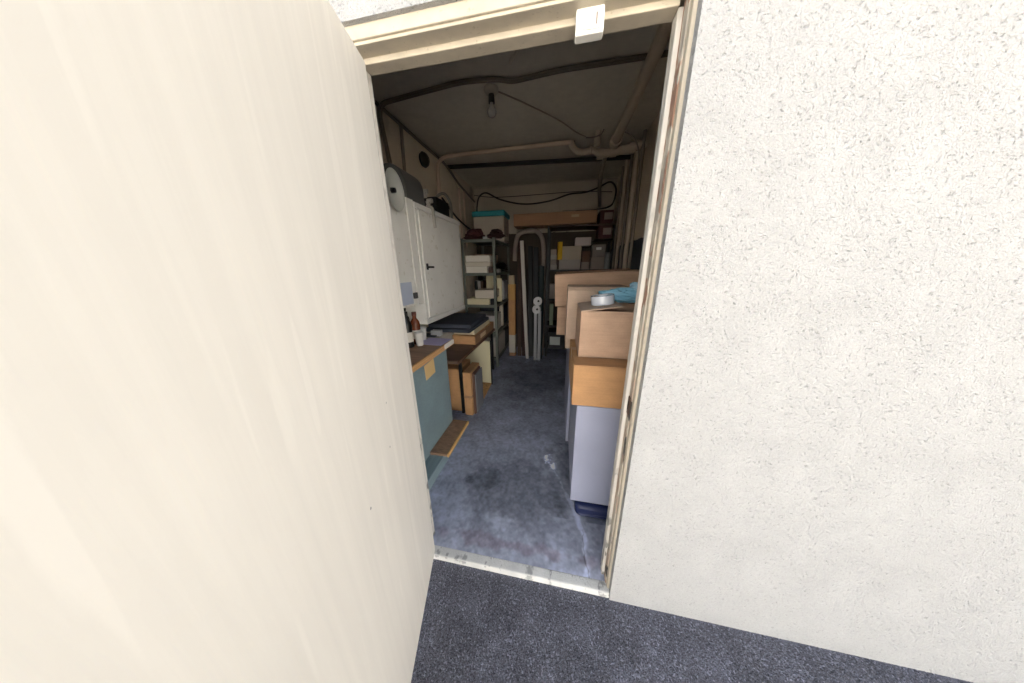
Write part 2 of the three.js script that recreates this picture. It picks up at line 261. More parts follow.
// ---------------------------------------------------------------- ceiling: lamp, conduits, pipes, cables
{
  const l = thing('ceiling_light', 'bare unlit bulb in a ceiling lampholder', 'lamp', [0.08, HC, -1.31]);
  part('base', new THREE.LatheGeometry([[0, 0], [0.052, 0], [0.052, -0.012], [0.044, -0.026], [0.028, -0.034], [0, -0.034]].map((q) => new THREE.Vector2(...q)), 32), M(0xb3ab9b, 0.5), l);
  part('socket', cyl(0.02, 0.022, 0.05, 0, -0.058, 0), M(0x2b2622, 0.5), l);
  part('bulb', new THREE.LatheGeometry([[0, -0.168], [0.014, -0.166], [0.026, -0.158], [0.032, -0.144], [0.032, -0.13], [0.026, -0.114], [0.016, -0.098], [0.0145, -0.08], [0, -0.08]].map((q) => new THREE.Vector2(...q)), 32), new THREE.MeshPhysicalMaterial({ color: 0xe9e6df, roughness: 0.12, transmission: 0.55, thickness: 0 }), l);

  const run = (name, label, pts, r, m, bend = 0.08, group, cat = 'pipe') => solo(name, tube(pts, r, 12, bend), m, label, cat, [0, 0, 0], group);
  const ceilSteel = M(0x6f6456, 0.35, { metalness: 0.3 });
  run('conduit', 'front dark conduit crossing the ceiling, nearer of the pair', [[-0.79, 2.16, -1.30], [-0.79, 2.592, -1.235], [-0.1, 2.604, -1.165], [0.15, 2.604, -1.19], [0.24, 2.604, -1.235], [0.56, 2.604, -1.2], [1.34, 2.604, -1.205]], 0.0095, ceilSteel, 0.09, 'ceiling conduits');
  run('conduit', 'dark conduit just behind the front one beside the bulb', [[-0.79, 2.2, -1.325], [-0.79, 2.592, -1.257], [-0.1, 2.604, -1.187], [0.15, 2.604, -1.212], [0.24, 2.604, -1.257], [0.56, 2.604, -1.222], [1.34, 2.604, -1.227]], 0.0095, ceilSteel, 0.09, 'ceiling conduits');
  run('conduit', 'dark conduit along the left wall just under the ceiling', [[-0.79, 2.595, -0.2], [-0.79, 2.595, -2.4], [-0.79, 2.5, -2.75], [-0.79, 2.42, -3.4]], 0.014, conduitDark, 0.1, 'left wall conduits');
  run('conduit', 'short dark drop conduit beside the round wall bell', [[-0.79, 2.59, -1.53], [-0.79, 2.05, -1.49]], 0.014, conduitDark, 0, 'left wall conduits');
  run('conduit', 'tan conduit bending from the white cabinet up across the ceiling', [[-0.775, 1.75, -2.12], [-0.775, 2.575, -2.15], [0.66, 2.575, -2.12]], 0.019, conduitPaint, 0.14);
  run('conduit', 'thin tan conduit running tight above the bent tan one', [[-0.785, 2.3, -2.18], [-0.785, 2.602, -2.2], [0.7, 2.602, -2.18]], 0.008, conduitDark, 0.08, 'ceiling conduits');
  run('conduit', 'black pipe crossing the rear ceiling, nearer of two', [[-0.80, 2.59, -2.44], [1.35, 2.585, -2.62]], 0.014, cableBlack, 0, 'rear black pipes');
  run('conduit', 'black pipe crossing the rear ceiling, farther of two', [[-0.80, 2.592, -2.51], [1.35, 2.588, -2.69]], 0.011, cableBlack, 0, 'rear black pipes');
  run('wire', 'pale wire on the ceiling from door head to bulb', [[0.43, 2.612, -0.5], [0.34, 2.61, -0.98], [0.26, 2.61, -1.1]], 0.009, M(0xc9bfae, 0.7), 0, null, 'wire');
  run('wire', 'thin dark wire sagging from bulb to the pipe junction', [[0.12, 2.607, -1.32], [0.3, 2.606, -1.5], [0.55, 2.604, -1.78], [0.72, 2.6, -2.02], [0.8, 2.59, -2.08]], 0.005, wireBrown, 0, null, 'wire');
  // drain pipes
  const dp = thing('drain_pipe', 'thick painted drain pipe running along the right of the ceiling', 'pipe');
  part('run', tube([[1.09, 2.53, -0.12], [1.065, 2.51, -2.10]], 0.038, 20), pipePaint, dp); 
  const cg = cyl(0.052, 0.052, 0.07, 0, 0, 0, 24); cg.rotateX(Math.PI / 2); cg.translate(1.066, 2.511, -2.03); part('coupling', cg, pipePaint, dp);
  const cp = thing('drain_pipe', 'cross drain pipe with couplings under the rear ceiling', 'pipe');
  part('run', tube([[0.93, 2.46, -2.15], [1.12, 2.475, -2.15], [1.36, 2.5, -2.12]], 0.036, 18), pipePaint, cp);
  for (const x of [0.95, 1.07, 1.24]) { const g = cyl(0.046, 0.046, 0.055, 0, 0, 0, 24); g.rotateZ(Math.PI / 2); g.translate(x, 2.462 + (x - 0.93) * 0.09, -2.15); part('coupling', g, pipePaint, cp); }
  const tp = thing('trap_pipe', 'curved pipe trap joining the tan conduit to the drain', 'pipe');
  part('bend', tube([[0.66, 2.58, -2.14], [0.69, 2.53, -2.14], [0.74, 2.495, -2.14], [0.80, 2.49, -2.14], [0.86, 2.50, -2.14], [0.93, 2.47, -2.15]], 0.03, 18), pipePaint, tp);
  part('collar', (() => { const g = new THREE.TorusGeometry(0.03, 0.010, 10, 24); g.rotateY(Math.PI / 2); g.translate(0.855, 2.50, -2.14); return g; })(), pipePaint, tp);
  const st = thing('vent_stub', 'short upright pipe stub rising to the ceiling near the drain', 'pipe', [0.905, 2.495, -2.07]);
  part('stub', cyl(0.024, 0.024, 0.13, 0, 0.065, 0, 18), pipePaint, st); part('coupling', cyl(0.032, 0.032, 0.045, 0, 0.045, 0, 18), pipePaint, st);
  run('drain_pipe', 'lower slanting pipe dropping behind the drain junction', [[1.00, 2.45, -2.17], [0.99, 2.36, -2.3], [1.02, 2.28, -2.6], [1.1, 2.2, -3.1]], 0.022, conduitDark, 0.06);
  run('wire', 'dark wire tangled over the pipe junction', [[0.8, 2.575, -2.06], [0.88, 2.565, -2.04], [0.93, 2.575, -2.02], [0.95, 2.6, -2.0]], 0.006, conduitDark, 0, null, 'wire');
  run('wire', 'long dark cable hanging down the right wall from the junction', [[1.07, 2.6, -2.06], [1.16, 2.57, -2.04], [1.25, 2.5, -2.06], [1.3, 2.3, -2.06], [1.32, 1.75, -2.05]], 0.006, conduitDark, 0, null, 'wire');
  // right wall risers
  for (const [z, r, label] of [[-2.10, 0.016, 'tan conduit on the right wall, nearest the door'], [-2.30, 0.024, 'thick tan riser pipe on the right wall, second from the door'], [-2.52, 0.016, 'tan conduit on the right wall, third from the door'], [-2.76, 0.02, 'tan conduit on the right wall, fourth from the door'], [-2.96, 0.016, 'tan conduit on the right wall, farthest from the door']])
    run('conduit', label, [[1.325, 1.0, z], [1.325, 2.6, z]], r, z === -2.30 || z === -2.76 ? pipePaint : conduitDark, 0, 'right wall conduits');
  run('cable', 'black cable looping across the back wall', [[-0.72, 1.98, -3.3], [-0.76, 2.25, -3.40], [-0.71, 2.48, -3.40], [-0.61, 2.535, -3.40], [-0.37, 2.43, -3.40], [0.0, 2.345, -3.40], [0.4, 2.365, -3.40], [0.7, 2.44, -3.40], [0.92, 2.45, -3.40], [1.1, 2.5, -3.40], [1.24, 2.555, -3.38], [1.30, 2.49, -3.3], [1.31, 2.36, -3.2], [1.28, 2.24, -3.3], [1.1, 2.215, -3.4], [0.6, 2.21, -3.40]], 0.011, cableBlack, 0, null, 'cable');
  run('cable', 'thin straight wire stretched across the upper back wall', [[-0.8, 2.52, -3.43], [-0.5, 2.475, -3.43], [0.9, 2.47, -3.43], [1.3, 2.44, -3.43]], 0.005, cableBlack, 0, null, 'cable');
  run('cable', 'black cable slanting along the left wall above the shelving', [[-0.79, 2.2, -2.22], [-0.76, 2.06, -2.5], [-0.755, 1.98, -2.9], [-0.75, 1.95, -3.3]], 0.011, cableBlack, 0, null, 'cable');
  for (const [z, label] of [[-2.95, 'slim riser on the left wall beside the back corner'], [-2.78, 'slim riser on the left wall farther from the back corner']]) run('conduit', label, [[-0.79, 1.7, z], [-0.79, 2.45, z]], 0.012, conduitPaint, 0, 'left wall risers');
}
{ // left wall: bell and dish
  const b = thing('wall_bell', 'dark round bell on the left wall under the ceiling', 'bell', [XL, 2.46, -1.88]); b.rotation.z = -Math.PI / 2;
  part('backplate', cyl(0.06, 0.06, 0.018, 0, 0.009, 0), blackMetal, b);
  part('gong', new THREE.LatheGeometry([[0, 0.07], [0.03, 0.066], [0.055, 0.05], [0.068, 0.025], [0.07, 0.018], [0, 0.018]].map((q) => new THREE.Vector2(...q)), 32), M(0x3a3630, 0.4, { metalness: 0.4 }), b);
  part('screw', cyl(0.009, 0.009, 0.012, 0, 0.072, 0, 12), chrome, b);
  const d = thing('lamp_dish', 'pale grey metal lamp dish beside the door, partly hidden by the jamb', 'lamp', [-0.47, 1.885, -0.79]); d.rotation.z = -Math.PI / 2; d.rotation.y = 0.15;
  part('dish', new THREE.LatheGeometry([[0.0, 0.0], [0.035, 0.0], [0.06, 0.014], [0.10, 0.03], [0.118, 0.034], [0.118, 0.038], [0.098, 0.035], [0.058, 0.02], [0.03, 0.008], [0, 0.008]].map((q) => new THREE.Vector2(...q)), 40), M(0xcdd0ca, 0.5), d);
  part('hub', cyl(0.014, 0.016, 0.03, 0, 0.02, 0, 16), blackMetal, d);
}

// ---------------------------------------------------------------- left side: wall cupboards
{
  const w = thing('wall_cabinet', 'large white wall cabinet with one door and black handle', 'cabinet');
  part('body', bx(XL, -0.485, 0.95, 1.88, -1.92, -1.055, 0.004), whitePaint, w);
  const d = part('door', bx(-0.487, -0.465, 1.005, 1.835, -1.885, -1.10, 0.003), whitePaint, w);
  const hp = part('handle', mergeGeometries([bx(-0.466, -0.455, 1.395, 1.445, -1.145, -1.125, 0.002), bx(-0.457, -0.440, 1.408, 1.424, -1.215, -1.128, 0.004)]), blackMetal, d, 'black lever handle');
  part('hinge', bx(-0.484, -0.460, 1.70, 1.76, -1.893, -1.883, 0.002), paperGrey, d); part('hinge', bx(-0.484, -0.460, 1.08, 1.14, -1.893, -1.883, 0.002), paperGrey, d);
  part('top_rail', bx(-0.487, -0.468, 1.845, 1.882, -1.92, -1.055, 0.003), whitePaint, w); part('bottom_rail', bx(-0.487, -0.468, 0.95, 0.995, -1.92, -1.055, 0.003), whitePaint, w);
  part('stile', bx(-0.487, -0.470, 0.998, 1.843, -1.092, -1.055, 0.003), whitePaint, w);

  const n = thing('wall_cabinet', 'narrow white wall cupboard nearest the door, next to the large cabinet', 'cabinet');
  part('body', bx(XL, -0.49, 1.13, 1.89, -1.05, -0.45, 0.004), whitePaint, n);
  part('door', bx(-0.492, -0.476, 1.15, 1.87, -0.955, -0.47, 0.003), whitePaint, n); part('stile', bx(-0.492, -0.474, 1.13, 1.89, -1.05, -0.962, 0.003), whitePaint, n);
  const sh = solo('paper_sheet', bx(-0.476, -0.474, 1.15, 1.31, -0.90, -0.70, 0), M(0xb9c3d6, 0.85), 'pale blue paper notice taped low on the narrow cupboard', 'paper');
  solo('wall_switch', bx(-0.476, -0.458, 1.185, 1.23, -0.945, -0.905, 0.003), M(0x4c4a4a, 0.5), 'small dark grey switch block on the narrow cupboard', 'switch');

  // on top of the cabinets
  const m = thing('motor_housing', 'dark grey domed housing with shiny fittings on top of white cabinet', 'machine', [-0.62, 1.885, -1.0]);
  const dome = new THREE.Shape(); dome.moveTo(-0.12, 0); dome.lineTo(0.12, 0); dome.lineTo(0.12, 0.10); dome.absarc(0, 0.10, 0.12, 0, Math.PI, false); dome.closePath();
  const dg = new THREE.ExtrudeGeometry(dome, { depth: 0.24, bevelEnabled: true, bevelSize: 0.008, bevelThickness: 0.008, curveSegments: 20 }); dg.translate(0, 0.008, -0.25); part('housing', dg, M(0x5d5d5b, 0.4), m);
  part('front_plate', bx(-0.1, 0.1, 0.01, 0.09, -0.006, 0.004, 0.002), blackMetal, m);
  part('bracket', bx(-0.09, 0.12, 0.0, 0.05, -0.42, -0.27, 0.01), M(0x2e2c2b, 0.5), m);
  for (const [x, y, z, r] of [[0.10, 0.10, -0.30, 0.022], [0.12, 0.07, -0.36, 0.018], [0.09, 0.14, -0.35, 0.018], [0.12, 0.04, -0.31, 0.014]]) { const g = new THREE.CylinderGeometry(r, r, 0.045, 16); g.rotateZ(Math.PI / 2); g.translate(x, y, z); part('fitting', g, M(0xb8b4ac, 0.35), m); }
  part('pulley', (() => { const g = new THREE.CylinderGeometry(0.055, 0.055, 0.05, 24); g.rotateZ(Math.PI / 2); g.translate(0.05, 0.085, -0.34); return g; })(), blackMetal, m);
  const k = thing('storage_bin', 'black open bin on top of the white cabinet', 'bin', [-0.60, 1.885, -1.60]);
  part('base', bx(-0.1, 0.1, 0, 0.01, -0.13, 0.13, 0.003), blackMetal, k);
  for (const s of [-1, 1]) { part('side', bx(s * 0.1 - 0.005, s * 0.1 + 0.005, 0, 0.13, -0.13, 0.13, 0.002), blackMetal, k); part('side', bx(-0.1, 0.1, 0, 0.13, s * 0.13 - 0.005, s * 0.13 + 0.005, 0.002), blackMetal, k); }
  solo('cable_hoop', tube([[-0.5, 1.89, -1.80], [-0.52, 2.06, -1.81], [-0.58, 2.13, -1.82], [-0.66, 2.1, -1.82], [-0.70, 1.89, -1.82]], 0.014, 12), M(0x77746c, 0.6), 'grey hoop of bent hose standing on the cabinet', 'hose');
  const stp = solo('strap', tube([[-0.6, 1.905, -1.30], [-0.5, 1.9, -1.30], [-0.455, 1.885, -1.30], [-0.448, 1.82, -1.302], [-0.447, 1.735, -1.308]], 0.013, 8), M(0xa8a39b, 0.7), 'pale flat strap hanging down over the cabinet door', 'strap'); 
}

// ---------------------------------------------------------------- left side: green bench
{
  const g = thing('workbench', 'green metal workbench with brown wooden top beside the door', 'bench');
  part('body', bx(XL + 0.005, -0.27, 0.0, 0.79, -0.955, -0.17, 0.006), greenPaint, g);
  part('worktop', bx(XL + 0.005, -0.262, 0.79, 0.828, -1.06, -0.165, 0.003), benchWood, g);
  part('edge_strip', bx(-0.262, -0.246, 0.788, 0.83, -1.06, -0.165, 0.004), edgeWood, g);
  part('plinth', bx(-0.272, -0.165, 0, 0.085, -1.0, -0.17, 0.004), greenPaint, g);
  part('ledge', bx(-0.27, -0.135, 0.086, 0.108, -0.96, -0.545, 0.003), benchWood, g, 'wooden ledge along the foot of the bench');
  part('ledge_edge', bx(-0.135, -0.122, 0.082, 0.11, -0.96, -0.545, 0.003), M(0xdcb06c, 0.6), g);
  const lb = part('paper_label', bx(-0.0015, 0.0015, -0.055, 0.055, -0.065, 0.065, 0), labelCream, g, 'cream paper label'); lb.position.set(-0.2685, 0.715, -0.675); lb.rotation.x = 0.06;
  solo('paper_sheet', bx(-0.11, 0.11, 0, 0.0016, -0.095, 0.095, 0), paperLilac, 'lilac paper sheet lying on the green bench', 'paper', [-0.375, 0.8285, -0.97], null, -0.05);
  solo('paper_slip', bx(-0.0013, 0.0013, -0.034, 0.004, -0.085, 0.085, 0), paper, 'white paper slip hanging on the bench front edge', 'paper', [-0.2446, 0.8305, -0.965], null, 0);
  solo('paper_sheet', bx(-0.09, 0.09, 0, 0.003, -0.06, 0.06, 0), cardOrange, 'tan card sheet behind the lilac paper', 'paper', [-0.62, 0.8285, -0.93], null, 0.3);
  // bottles under the narrow cupboard
  const bottle = (name, label, pos, h, r, m, cap, group) => { const t = thing(name, label, 'bottle', pos, group); part('body', new THREE.LatheGeometry([[0, 0], [r * 0.95, 0], [r, 0.006], [r, h * 0.62], [r * 0.9, h * 0.7], [r * 0.42, h * 0.82], [r * 0.4, h * 0.9], [0, h * 0.9]].map((q) => new THREE.Vector2(...q)), 28), m, t); part('cap', cyl(r * 0.48, r * 0.48, h * 0.12, 0, h * 0.95, 0, 20), cap, t); part('label', cyl(r * 1.015, r * 1.015, h * 0.28, 0, h * 0.3, 0, 28), paper, t); return t; };
  bottle('bottle', 'brown bottle with white label on the bench corner', [-0.50, 0.8285, -0.92], 0.25, 0.036, M(0x6e3a24, 0.25), M(0x5a2f20, 0.4), 'bottles on the bench');
  bottle('bottle', 'black bottle behind the door edge on the bench', [-0.50, 0.8285, -0.81], 0.27, 0.036, M(0x1e1d1c, 0.3), blackMetal, 'bottles on the bench');
  bottle('bottle', 'dark green bottle between the black and brown bottles', [-0.59, 0.8285, -0.93], 0.29, 0.034, M(0x26302c, 0.25), blackMetal, 'bottles on the bench');
  const cup = (label, pos) => solo('cup', new THREE.LatheGeometry([[0, 0], [0.026, 0], [0.034, 0.1], [0.036, 0.1], [0.036, 0.104], [0.033, 0.104], [0.025, 0.004], [0, 0.004]].map((q) => new THREE.Vector2(...q)), 28), M(0xd9d8d4, 0.5), label, 'cup', pos, 'white cups');
  cup('white cup in front of the brown bottle', [-0.44, 0.8285, -0.86]); cup('white cup beside the bench back near brown bottle', [-0.50, 0.8285, -1.01]);
}

// ---------------------------------------------------------------- cartons
function carton(name, label, [x0, x1, y0, y1, z0, z1], m, o = {}) { // closed carton: shell, two top flaps with a taped gap
  const w = x1 - x0, h = y1 - y0, d = Math.abs(z1 - z0), t = thing(name, label, o.category ?? 'box', [(x0 + x1) / 2, y0, (z0 + z1) / 2], o.group, o.turn ?? 0), f = 0.005;
  part('body', bx(-w / 2, w / 2, 0, h - f, -d / 2, d / 2, 0.005), m, t);
  part('flap', bx(-w / 2, w / 2, h - f, h, -d / 2, -0.002, 0.002), m, t); part('flap', bx(-w / 2, w / 2, h - f, h, 0.002, d / 2, 0.002), m, t);
  if (o.tape !== false) part('tape', mergeGeometries([bx(-w / 2, w / 2, h, h + 0.0008, -0.025, 0.025, 0), bx(-w / 2 - 0.001, -w / 2, h - 0.06, h, -0.025, 0.025, 0)]), tapeTan, t);
  if (o.label) { const [lx, ly, lw, lh, lm] = o.label; part('label', bx(lx - lw / 2, lx + lw / 2, ly - lh / 2, ly + lh / 2, d / 2, d / 2 + 0.0015, 0), lm ?? paper, t); }
  if (o.side) { const [lz, ly, lw, lh, lm] = o.side; part('label', bx(w / 2, w / 2 + 0.0015, ly - lh / 2, ly + lh / 2, lz - lw / 2, lz + lw / 2, 0), lm ?? paper, t); }
  return t;
}

// ---------------------------------------------------------------- left side: low table and what is on and under it
{
  const t = thing('side_table', 'low dark brown table with black legs behind the green bench', 'table');
  part('tabletop', bx(-0.79, -0.258, 0.572, 0.6, -2.40, -1.12, 0.004), tableWood, t); part('edge_strip', bx(-0.258, -0.248, 0.57, 0.601, -2.40, -1.12, 0.002), M(0x6f513d, 0.6), t);
  for (const [x, z] of [[-0.285, -1.235], [-0.285, -2.36], [-0.76, -1.16], [-0.76, -2.36]]) part('leg', bx(x - 0.014, x + 0.014, 0, 0.572, z - 0.014, z + 0.014, 0.003), blackMetal, t);
  carton('flat_carton', 'pale grey flat carton under the dark slabs on the table', [-0.79, -0.535, 0.6, 0.755, -2.3, -1.32], M(0xbdb9b2, 0.8), { tape: false });
  const fc = carton('flat_carton', 'long orange-brown flat carton with side label on the low table', [-0.525, -0.262, 0.6, 0.70, -2.38, -1.62], cardOrange, {}); part('side_panel', bx(0.1315, 0.1345, 0.0, 0.098, -0.38, 0.38, 0.001), cardDark, fc); part('label', bx(0.1345, 0.136, 0.025, 0.075, 0.0, 0.2, 0), M(0xe3c7a2, 0.8), fc);
  solo('paper_stack', bx(-0.12, 0.12, 0, 0.053, -0.3, 0.3, 0.004), paperCream, 'cream paper stack on the long flat carton', 'paper', [-0.40, 0.7015, -1.96]);
  const slate = M(0x3a3f4b, 0.75);
  solo('flat_case', bx(-0.25, 0.25, 0, 0.038, -0.36, 0.36, 0.006), slate, 'lower dark slate flat case on the table stack', 'case', [-0.53, 0.756, -1.88], 'slate flat cases');
  solo('flat_case', bx(-0.235, 0.235, 0, 0.04, -0.34, 0.34, 0.006), M(0x444956, 0.8), 'upper slate grey flat case topping the table stack', 'case', [-0.54, 0.795, -1.90], 'slate flat cases', 0.05);
  solo('small_box', bx(-0.05, 0.05, 0, 0.055, -0.03, 0.03, 0.004), M(0xdadcde, 0.6), 'small white box in front of the slate cases', 'box', [-0.585, 0.7555, -1.40]);
  solo('clipboard', bx(-0.11, 0.11, 0, 0.012, -0.05, 0.05, 0.003), M(0x55595f, 0.7), 'dark grey thin board left on the flat carton', 'board', [-0.68, 0.7555, -1.38]);
  carton('carton', 'brown carton under the low table', [-0.60, -0.305, 0.0, 0.46, -1.55, -1.255], cardOrange, { tape: false });
  const up = carton('carton', 'slim upright brown carton leaning at the table leg', [-0.255, -0.175, 0.0, 0.46, -1.47, -1.20], cardOrange, { tape: false }); part('strap', bx(-0.041, 0.041, 0.19, 0.215, -0.136, 0.136, 0.001), cardDark, up);
  solo('board', bx(-0.009, 0.009, 0, 0.44, -0.1, 0.1, 0.002), M(0x6b4b3c, 0.7), 'thin dark brown board beside the slim upright carton', 'board', [-0.163, 0, -1.33]);
  solo('board', bx(-0.005, 0.005, 0, 0.42, -0.1, 0.1, 0.002), M(0x77787c, 0.7), 'thin blue-grey board, outermost beside the slim carton', 'board', [-0.147, 0, -1.35]);
  const cpn = thing('panel', 'cream panel standing upright behind the low table', 'panel', [-0.44, 0, -1.90]);
  part('sheet', bx(-0.27, 0.262, 0.02, 0.56, -0.012, 0.012, 0.002), M(0xd9d1ae, 0.6), cpn); part('edge_trim', bx(0.262, 0.274, 0.0, 0.57, -0.014, 0.014, 0.002), blackMetal, cpn); part('foot', bx(-0.27, 0.262, 0, 0.02, -0.03, 0.03, 0.002), edgeWood, cpn);
  solo('plank', bx(-0.045, 0.045, 0, 0.022, -0.17, 0.17, 0.003), edgeWood, 'short wooden plank on the floor before the cream panel', 'plank', [-0.215, 0, -1.70], null, 0.04);
}

// ---------------------------------------------------------------- left side: steel shelving and contents
{
  const s = thing('shelving_unit', 'grey-green steel shelving unit against the left wall', 'shelf');
  const X0 = -0.685, X1 = -0.225, Z0 = -3.36, Z1 = -2.45, L = [0.13, 0.52, 0.905, 1.335, 1.755];
  for (const [x, z] of [[X0, Z0], [X0, Z1], [X1, Z0], [X1, Z1]]) { const sx = x === X0 ? 1 : -1, sz = z === Z0 ? 1 : -1; part('post', mergeGeometries([bx(x, x + sx * 0.036, 0, 1.775, z, z + sz * 0.004, 0.001), bx(x, x + sx * 0.004, 0, 1.775, z, z + sz * 0.036, 0.001)]), steelGreen, s); }
  for (const y of L) part('shelf_board', mergeGeometries([bx(X0 + 0.005, X1 - 0.005, y, y + 0.006, Z0 + 0.005, Z1 - 0.005, 0.001), bx(X0 + 0.005, X1 - 0.005, y - 0.03, y + 0.004, Z1 - 0.012, Z1 - 0.006, 0.001), bx(X1 - 0.012, X1 - 0.006, y - 0.03, y + 0.004, Z0 + 0.005, Z1 - 0.005, 0.001)]), steelGreen, s);
  const item = (name, label, [x0, x1, y, h, z0, z1], m, cat = 'box', group) => solo(name, bx(-(x1 - x0) / 2, (x1 - x0) / 2, 0, h, -Math.abs(z1 - z0) / 2, Math.abs(z1 - z0) / 2, 0.008), m, label, cat, [(x0 + x1) / 2, y + 0.0065, (z0 + z1) / 2], group);
  const wp = M(0xe2ddd2, 0.85), wp2 = M(0xd2c9ba, 0.85), wp3 = M(0xd8cfaf, 0.85);
  // second shelf from the top
  item('paper_ream', 'white paper bundle at the bottom of the three on the upper shelf', [-0.645, -0.345, 1.335, 0.085, -2.75, -2.47], wp, 'paper', 'white paper bundles');
  item('paper_ream', 'cream paper bundle in the middle of the three on the upper shelf', [-0.65, -0.30, 1.421, 0.055, -2.76, -2.47], wp2, 'paper', 'white paper bundles');
  item('paper_ream', 'white paper bundle on top of the three on the upper shelf', [-0.645, -0.31, 1.477, 0.08, -2.75, -2.475], wp, 'paper', 'white paper bundles');
  item('carton', 'grey-brown carton at the back of the upper shelf', [-0.66, -0.40, 1.335, 0.26, -3.3, -2.9], cardPale);
  item('small_box', 'dark brown small box beside the bottom paper bundle', [-0.335, -0.275, 1.335, 0.07, -2.56, -2.48], darkWood);
  item('small_box', 'pale slip box lying on top of black bag', [-0.30, -0.24, 1.335, 0.05, -2.80, -2.66], paperGrey);
  const bag = solo('plastic_bag', lump(0.09, 0.10, 0.2, 3, 0.5), M(0x131314, 0.35), 'crumpled black plastic bag on the upper shelf edge', 'bag', [-0.275, 1.382, -2.99]);
  // third shelf
  item('paper_ream', 'long white paper bundle at the bottom of the middle shelf', [-0.655, -0.335, 0.905, 0.085, -2.78, -2.47], wp3, 'paper', 'white paper bundles');
  item('small_box', 'small dark box beside the bottom bundle on middle shelf', [-0.325, -0.275, 0.905, 0.08, -2.56, -2.48], blackMetal);
  item('paper_ream', 'cream paper bundle stacked second on the middle shelf', [-0.545, -0.27, 0.991, 0.115, -2.80, -2.49], wp2, 'paper', 'white paper bundles');
  item('small_box', 'pale yellow square box behind the middle shelf bundles', [-0.48, -0.30, 0.905, 0.40, -3.02, -2.84], wp3);
  item('binder', 'tall cream binder standing at the shelf edge', [-0.30, -0.235, 0.905, 0.345, -2.84, -2.52 - 0.30], wp3, 'binder');
  for (let i = 0; i < 3; i++) item('binder', ['dark binder at the left end of the middle shelf', 'grey binder second from left on the middle shelf', 'brown binder third from left on the middle shelf'][i], [-0.655 + i * 0.045, -0.615 + i * 0.045, 0.905, 0.31, -3.3, -2.82], [blackMetal, paperGrey, darkWood][i], 'binder', 'dark binders');
  item('small_box', 'grey box at the far end of the middle shelf', [-0.50, -0.26, 0.905, 0.3, -3.33, -3.08], paperGrey);
  // lower shelves
  item('carton', 'white flat carton on the fourth shelf', [-0.60, -0.26, 0.52, 0.235, -2.85, -2.48], M(0xc9c6c2, 0.8));
  item('carton', 'dark blue box at the back of the fourth shelf', [-0.62, -0.26, 0.52, 0.27, -3.3, -2.95], M(0x2d3442, 0.7));
  item('carton', 'pale narrow box upright at the fourth shelf edge', [-0.30, -0.24, 0.52, 0.33, -2.93, -2.87], wp2);
  item('carton', 'white box on the bottom shelf', [-0.6, -0.245, 0.13, 0.3, -3.0, -2.5], M(0xaca69e, 0.85)); item('carton', 'dark grey box on the bottom shelf behind white box', [-0.6, -0.245, 0.13, 0.28, -3.33, -3.02], M(0x4d4c4c, 0.8));
  // on top
  const b = thing('storage_box', 'white storage box with teal lid on top of the shelving', 'box', [-0.40, 1.7615, -2.97]);
  part('body', bx(-0.22, 0.22, 0, 0.33, -0.17, 0.17, 0.015), M(0xb6ada0, 0.7), b); part('lid', bx(-0.235, 0.235, 0.325, 0.395, -0.185, 0.185, 0.018), M(0x2a8f97, 0.5), b);
  solo('cloth_bag', lump(0.135, 0.1, 0.095, 5, 0.55), M(0x4a1f22, 0.85), 'dark maroon cloth bag heaped on top shelf, left one', 'bag', [-0.545, 1.802, -2.58], 'dark bags on the shelving');
  solo('cloth_bag', lump(0.11, 0.085, 0.1, 8, 0.55), M(0x35181b, 0.85), 'near-black red bag hanging over the top shelf edge', 'bag', [-0.235, 1.805, -2.58], 'dark bags on the shelving');
  solo('paper_tag', bx(-0.03, 0.03, 0, 0.03, -0.004, 0.004, 0.001), paperGrey, 'small grey tag before the maroon bag', 'tag', [-0.36, 1.7615, -2.475]);
}

